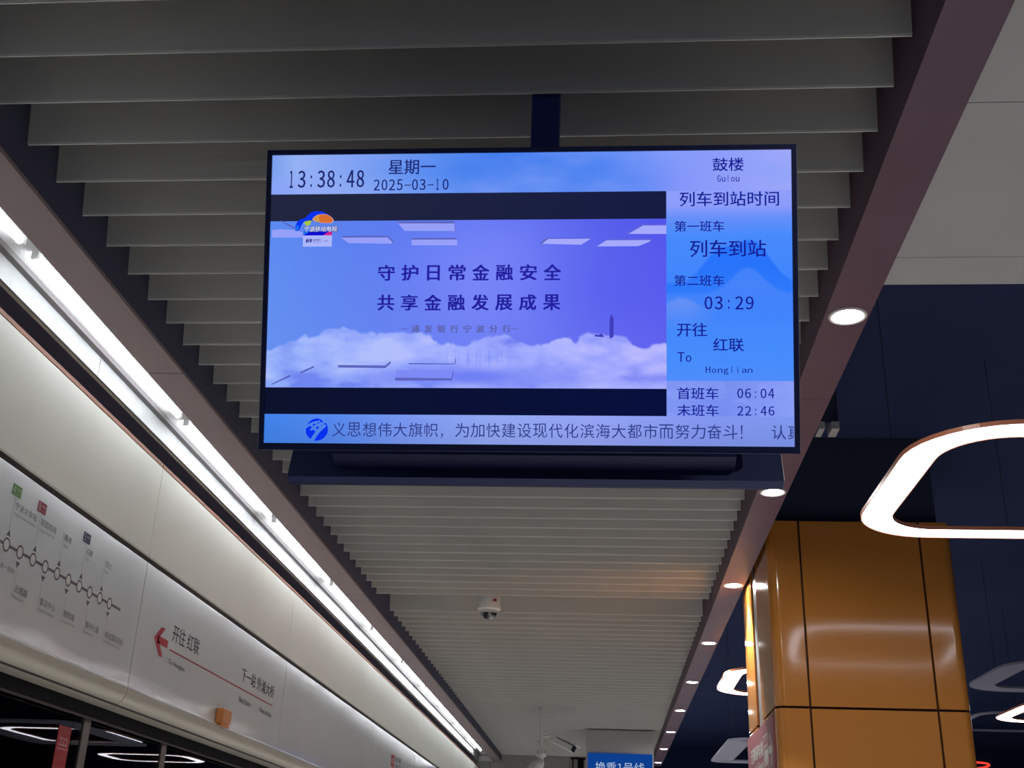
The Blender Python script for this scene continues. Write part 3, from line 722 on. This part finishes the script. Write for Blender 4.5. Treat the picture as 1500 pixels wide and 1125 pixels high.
ring_light(3.02, 4.6, 8.87, 10.35, 1.65, False, 'unlit grey ring light right of the pillar above the lit one', W=.2)
ring_light(3.9, 5.9, 12.6, 14.1, 1.80, False, 'thin unlit ring light behind the lit ring right of the pillar', W=.05, R=.3)
MB().tube([(5.3+.5*math.cos(a)-.45, 15.9+.5*math.sin(a), H+1.6) for a in np.linspace(0, 2*math.pi, 40)], .012, 8)
rn = empty('neon_hoop', (4.6, 16.2, H+1.6), 'thin red glowing hoop at the lower right edge of the orange pillar', 'neon light')
MB().tube([(4.6+.32*math.cos(a), 16.0+.5*math.sin(a), H+1.6) for a in np.linspace(0, 2*math.pi, 40)], .014, 8).build('hoop', M['neon'], rn)
MB().tube([(4.6, 15.5, H+1.6), (4.6, 15.5, H+2.6)], .003, 6).build('suspension_cable', M['cable'], rn)

# small bracket under the black ceiling
jb = empty('ceiling_bracket', (1.16, 5.5, H+2.2), 'small pale U-shaped bracket on the dark ceiling right of the display', 'bracket')
bx('plate', M['plaster'], jb, 1.095, 1.125, 5.60, 5.72, H+2.2, H+2.24); bx('plate', M['plaster'], jb, 1.16, 1.20, 5.60, 5.72, H+2.2, H+2.24)
bx('bridge', M['duct'], jb, 1.095, 1.20, 5.62, 5.70, H+2.24, H+2.5995)

# ================================================================== CAMERAS
dc = empty('dome_camera', (-.90, 8.83, H+2.05), 'white dome security camera hanging in the gap between ceiling baffles', 'security camera')
MB().lathe([(0, H+2.075), (.088, H+2.075), (.094, H+2.06), (.096, H+2.04), (.092, H+1.955), (.086, H+1.945), (.066, H+1.935), (.062, H+1.94), (0, H+1.94)], -.90, 8.83).build('housing', M['camw'], dc)
MB().lathe([(.085, H+2.0755), (.085, H+2.085), (0, H+2.085)], -.90, 8.83).build('gasket', M['camd'], dc)
MB().lathe([(.0, H+1.8725)]+[(.068*math.sin(a), H+1.9345-.062*math.cos(a)) for a in np.linspace(.1, math.pi/2, 10)], -.90, 8.83).build('dome', M['lens'], dc)
MB().lathe([(.071*math.sin(a), H+1.9345-.065*math.cos(a)) for a in np.linspace(1.3, math.pi/2, 5)], -.90, 8.83).build('dome_bezel', M['camw'], dc)
bx('stem', M['camw'], dc, -.925, -.895, 8.82, 8.85, H+2.0855, H+2.34)
bx('red_label', M['red'], dc, -.865, -.835, 8.744, 8.7462, H+1.995, H+2.015)

s_ = 14.5/13.5
bc = empty('bullet_camera', (-.762, 14.5, H+1.97), 'white box-shaped security camera tilted down on the ceiling pole', 'security camera')
def T(p): return (p[0]*s_, 14.5, H+p[1]*s_)
ax = Vector((T((-.573, 1.583))[0], 14.5, T((0, 1.563))[2])); bxx = Vector((-.335*s_, 14.38, H+1.445*s_))
d = (bxx-ax).normalized(); side = Vector((0, 1, 0)); side = (side-d*side.dot(d)).normalized(); upv = side.cross(d); 
if upv.z < 0: upv = -upv
def obox(name, m, parent, o, d, s, u, l0, l1, hw, u0, u1):
    mb = MB(); P = [o+d*a+s*b+u*c for c in (u0, u1) for b in (-hw, hw) for a in (l0, l1)]
    mb.v = [tuple(p) for p in P]; mb.f = [(0,2,3,1),(4,5,7,6),(0,1,5,4),(2,6,7,3),(0,4,6,2),(1,3,7,5)]
    return mb.build(name, m, parent)
L_ = (bxx-ax).length
obox('camera_body', M['camw'], bc, ax, d, side, upv, .0, L_, .05, -.085, -.003)
obox('sun_shield', M['camw'], bc, ax, d, side, upv, -.015, L_+.045, .062, 0, .008)
obox('shield_edge', M['camd'], bc, ax, d, side, upv, .07, L_+.0, .0515, -.02, -.010)
obox('lens_window', M['camd'], bc, ax, d, side, upv, L_+.001, L_+.008, .046, -.078, -.008)
MB().tube([(-.745, 14.5, H+1.67), (-.70, 14.49, H+1.655), (-.66, 14.48, H+1.675), (-.625, 14.48, H+1.685), tuple(ax-upv*.03)], .011, 8).build('arm', M['camw'], bc)
pc = empty('camera_pole', (-.765, 14.5, H+2.34), 'thin white ceiling pole carrying two security cameras near the blue sign', 'pole')
MB().tube([(-.77, 14.5, H+2.33), (-.77, 14.5, H+1.50)], .020, 12).build('pole_tube', M['camw'], pc)
MB().lathe([(0, H+2.338), (.055, H+2.338), (.055, H+2.33), (0, H+2.33)], -.77, 14.5, 20).build('flange', M['camw'], pc)
for x in (-.80, -.74): bx('splice_bar', M['camw'], pc, x-.006, x+.006, 14.49, 14.51, H+1.46, H+1.62)
for z in (1.60, 1.48):
    bx('splice_bolt', M['camd'], pc, -.815, -.806, 14.493, 14.507, H+z-.008, H+z+.008); bx('splice_bolt', M['camd'], pc, -.734, -.725, 14.493, 14.507, H+z-.008, H+z+.008)
b2 = empty('turret_camera', (-.77, 14.5, H+1.45), 'white conical security camera at the bottom edge of the ceiling pole', 'security camera')
MB().lathe([(0, H+1.4595), (.06, H+1.4595), (.062, H+1.455), (.062, H+1.425), (.034, H+1.42), (.034, H+1.37), (0, H+1.37)], -.77, 14.5, 24).build('collar', M['camw'], b2)
MB().tube([(-.765, 14.5, H+1.375), (-.785, 14.48, H+1.35), (-.82, 14.44, H+1.30), (-.86, 14.40, H+1.24), (-.885, 14.36, H+1.17)], [.04, .062, .078, .085, .085], 20).build('camera_body', M['camw'], b2)
MB().tube([(-.884, 14.358, H+1.168), (-.895, 14.345, H+1.14)], [.075, .055], 20).build('lens', M['camd'], b2)

# ================================================================== BULKHEAD AND BLUE SIGN
bh = empty('sign_box', (.2, 16.6, H+1.3), 'pale grey ceiling-hung box above and behind the blue transfer sign', 'box')
bx('box_front', M['box'], bh, -.262, .662, 16.5, 16.52, H+1.0, H+1.998)
bx('box_side', M['box'], bh, -.262, -.242, 16.5205, 16.8, H+1.0, H+1.998); bx('box_side', M['box'], bh, .642, .662, 16.5205, 16.8, H+1.0, H+1.998)
bx('box_side', M['box'], bh, -.2415, .6415, 16.78, 16.80, H+1.0, H+1.998)
bs = empty('transfer_sign', (.2, 16.49, H+1.5), 'blue hanging sign reading transfer to line 1 in white characters', 'sign')
bx('sign_panel', M['blue'], bs, -.232, .643, 16.48, 16.4995, H+1.3, H+1.688)
def onblue(u, v): return (-.232+u, 16.4788, H+1.688-v)
mb = MB(); text(mb, '换乘1号线', .10, .115, .765, .25, onblue, .004); text(mb, 'Transfer to Line 1', .10, .28, .765, .33, onblue); flat(mb, 'sign_text', M['bluetext'], bs)
bt = empty('wall_bracket', (-.45, 20.37, H+1.6), 'dark double bracket on the end wall left of the grey sign box', 'bracket')
for x0, x1 in ((-.55, -.53), (-.46, -.36)): bx('strut', M['dark'], bt, x0, x1, 20.34, 20.3795, H+1.3, H+1.975)
bx('crossbar', M['dark'], bt, -.58, -.32, 20.34, 20.3795, H+1.9755, H+1.99)
bpy.data.objects.remove(PRINT); bpy.data.curves.remove(_c); bpy.data.objects.remove(PRINT_MONO); bpy.data.curves.remove(_d)
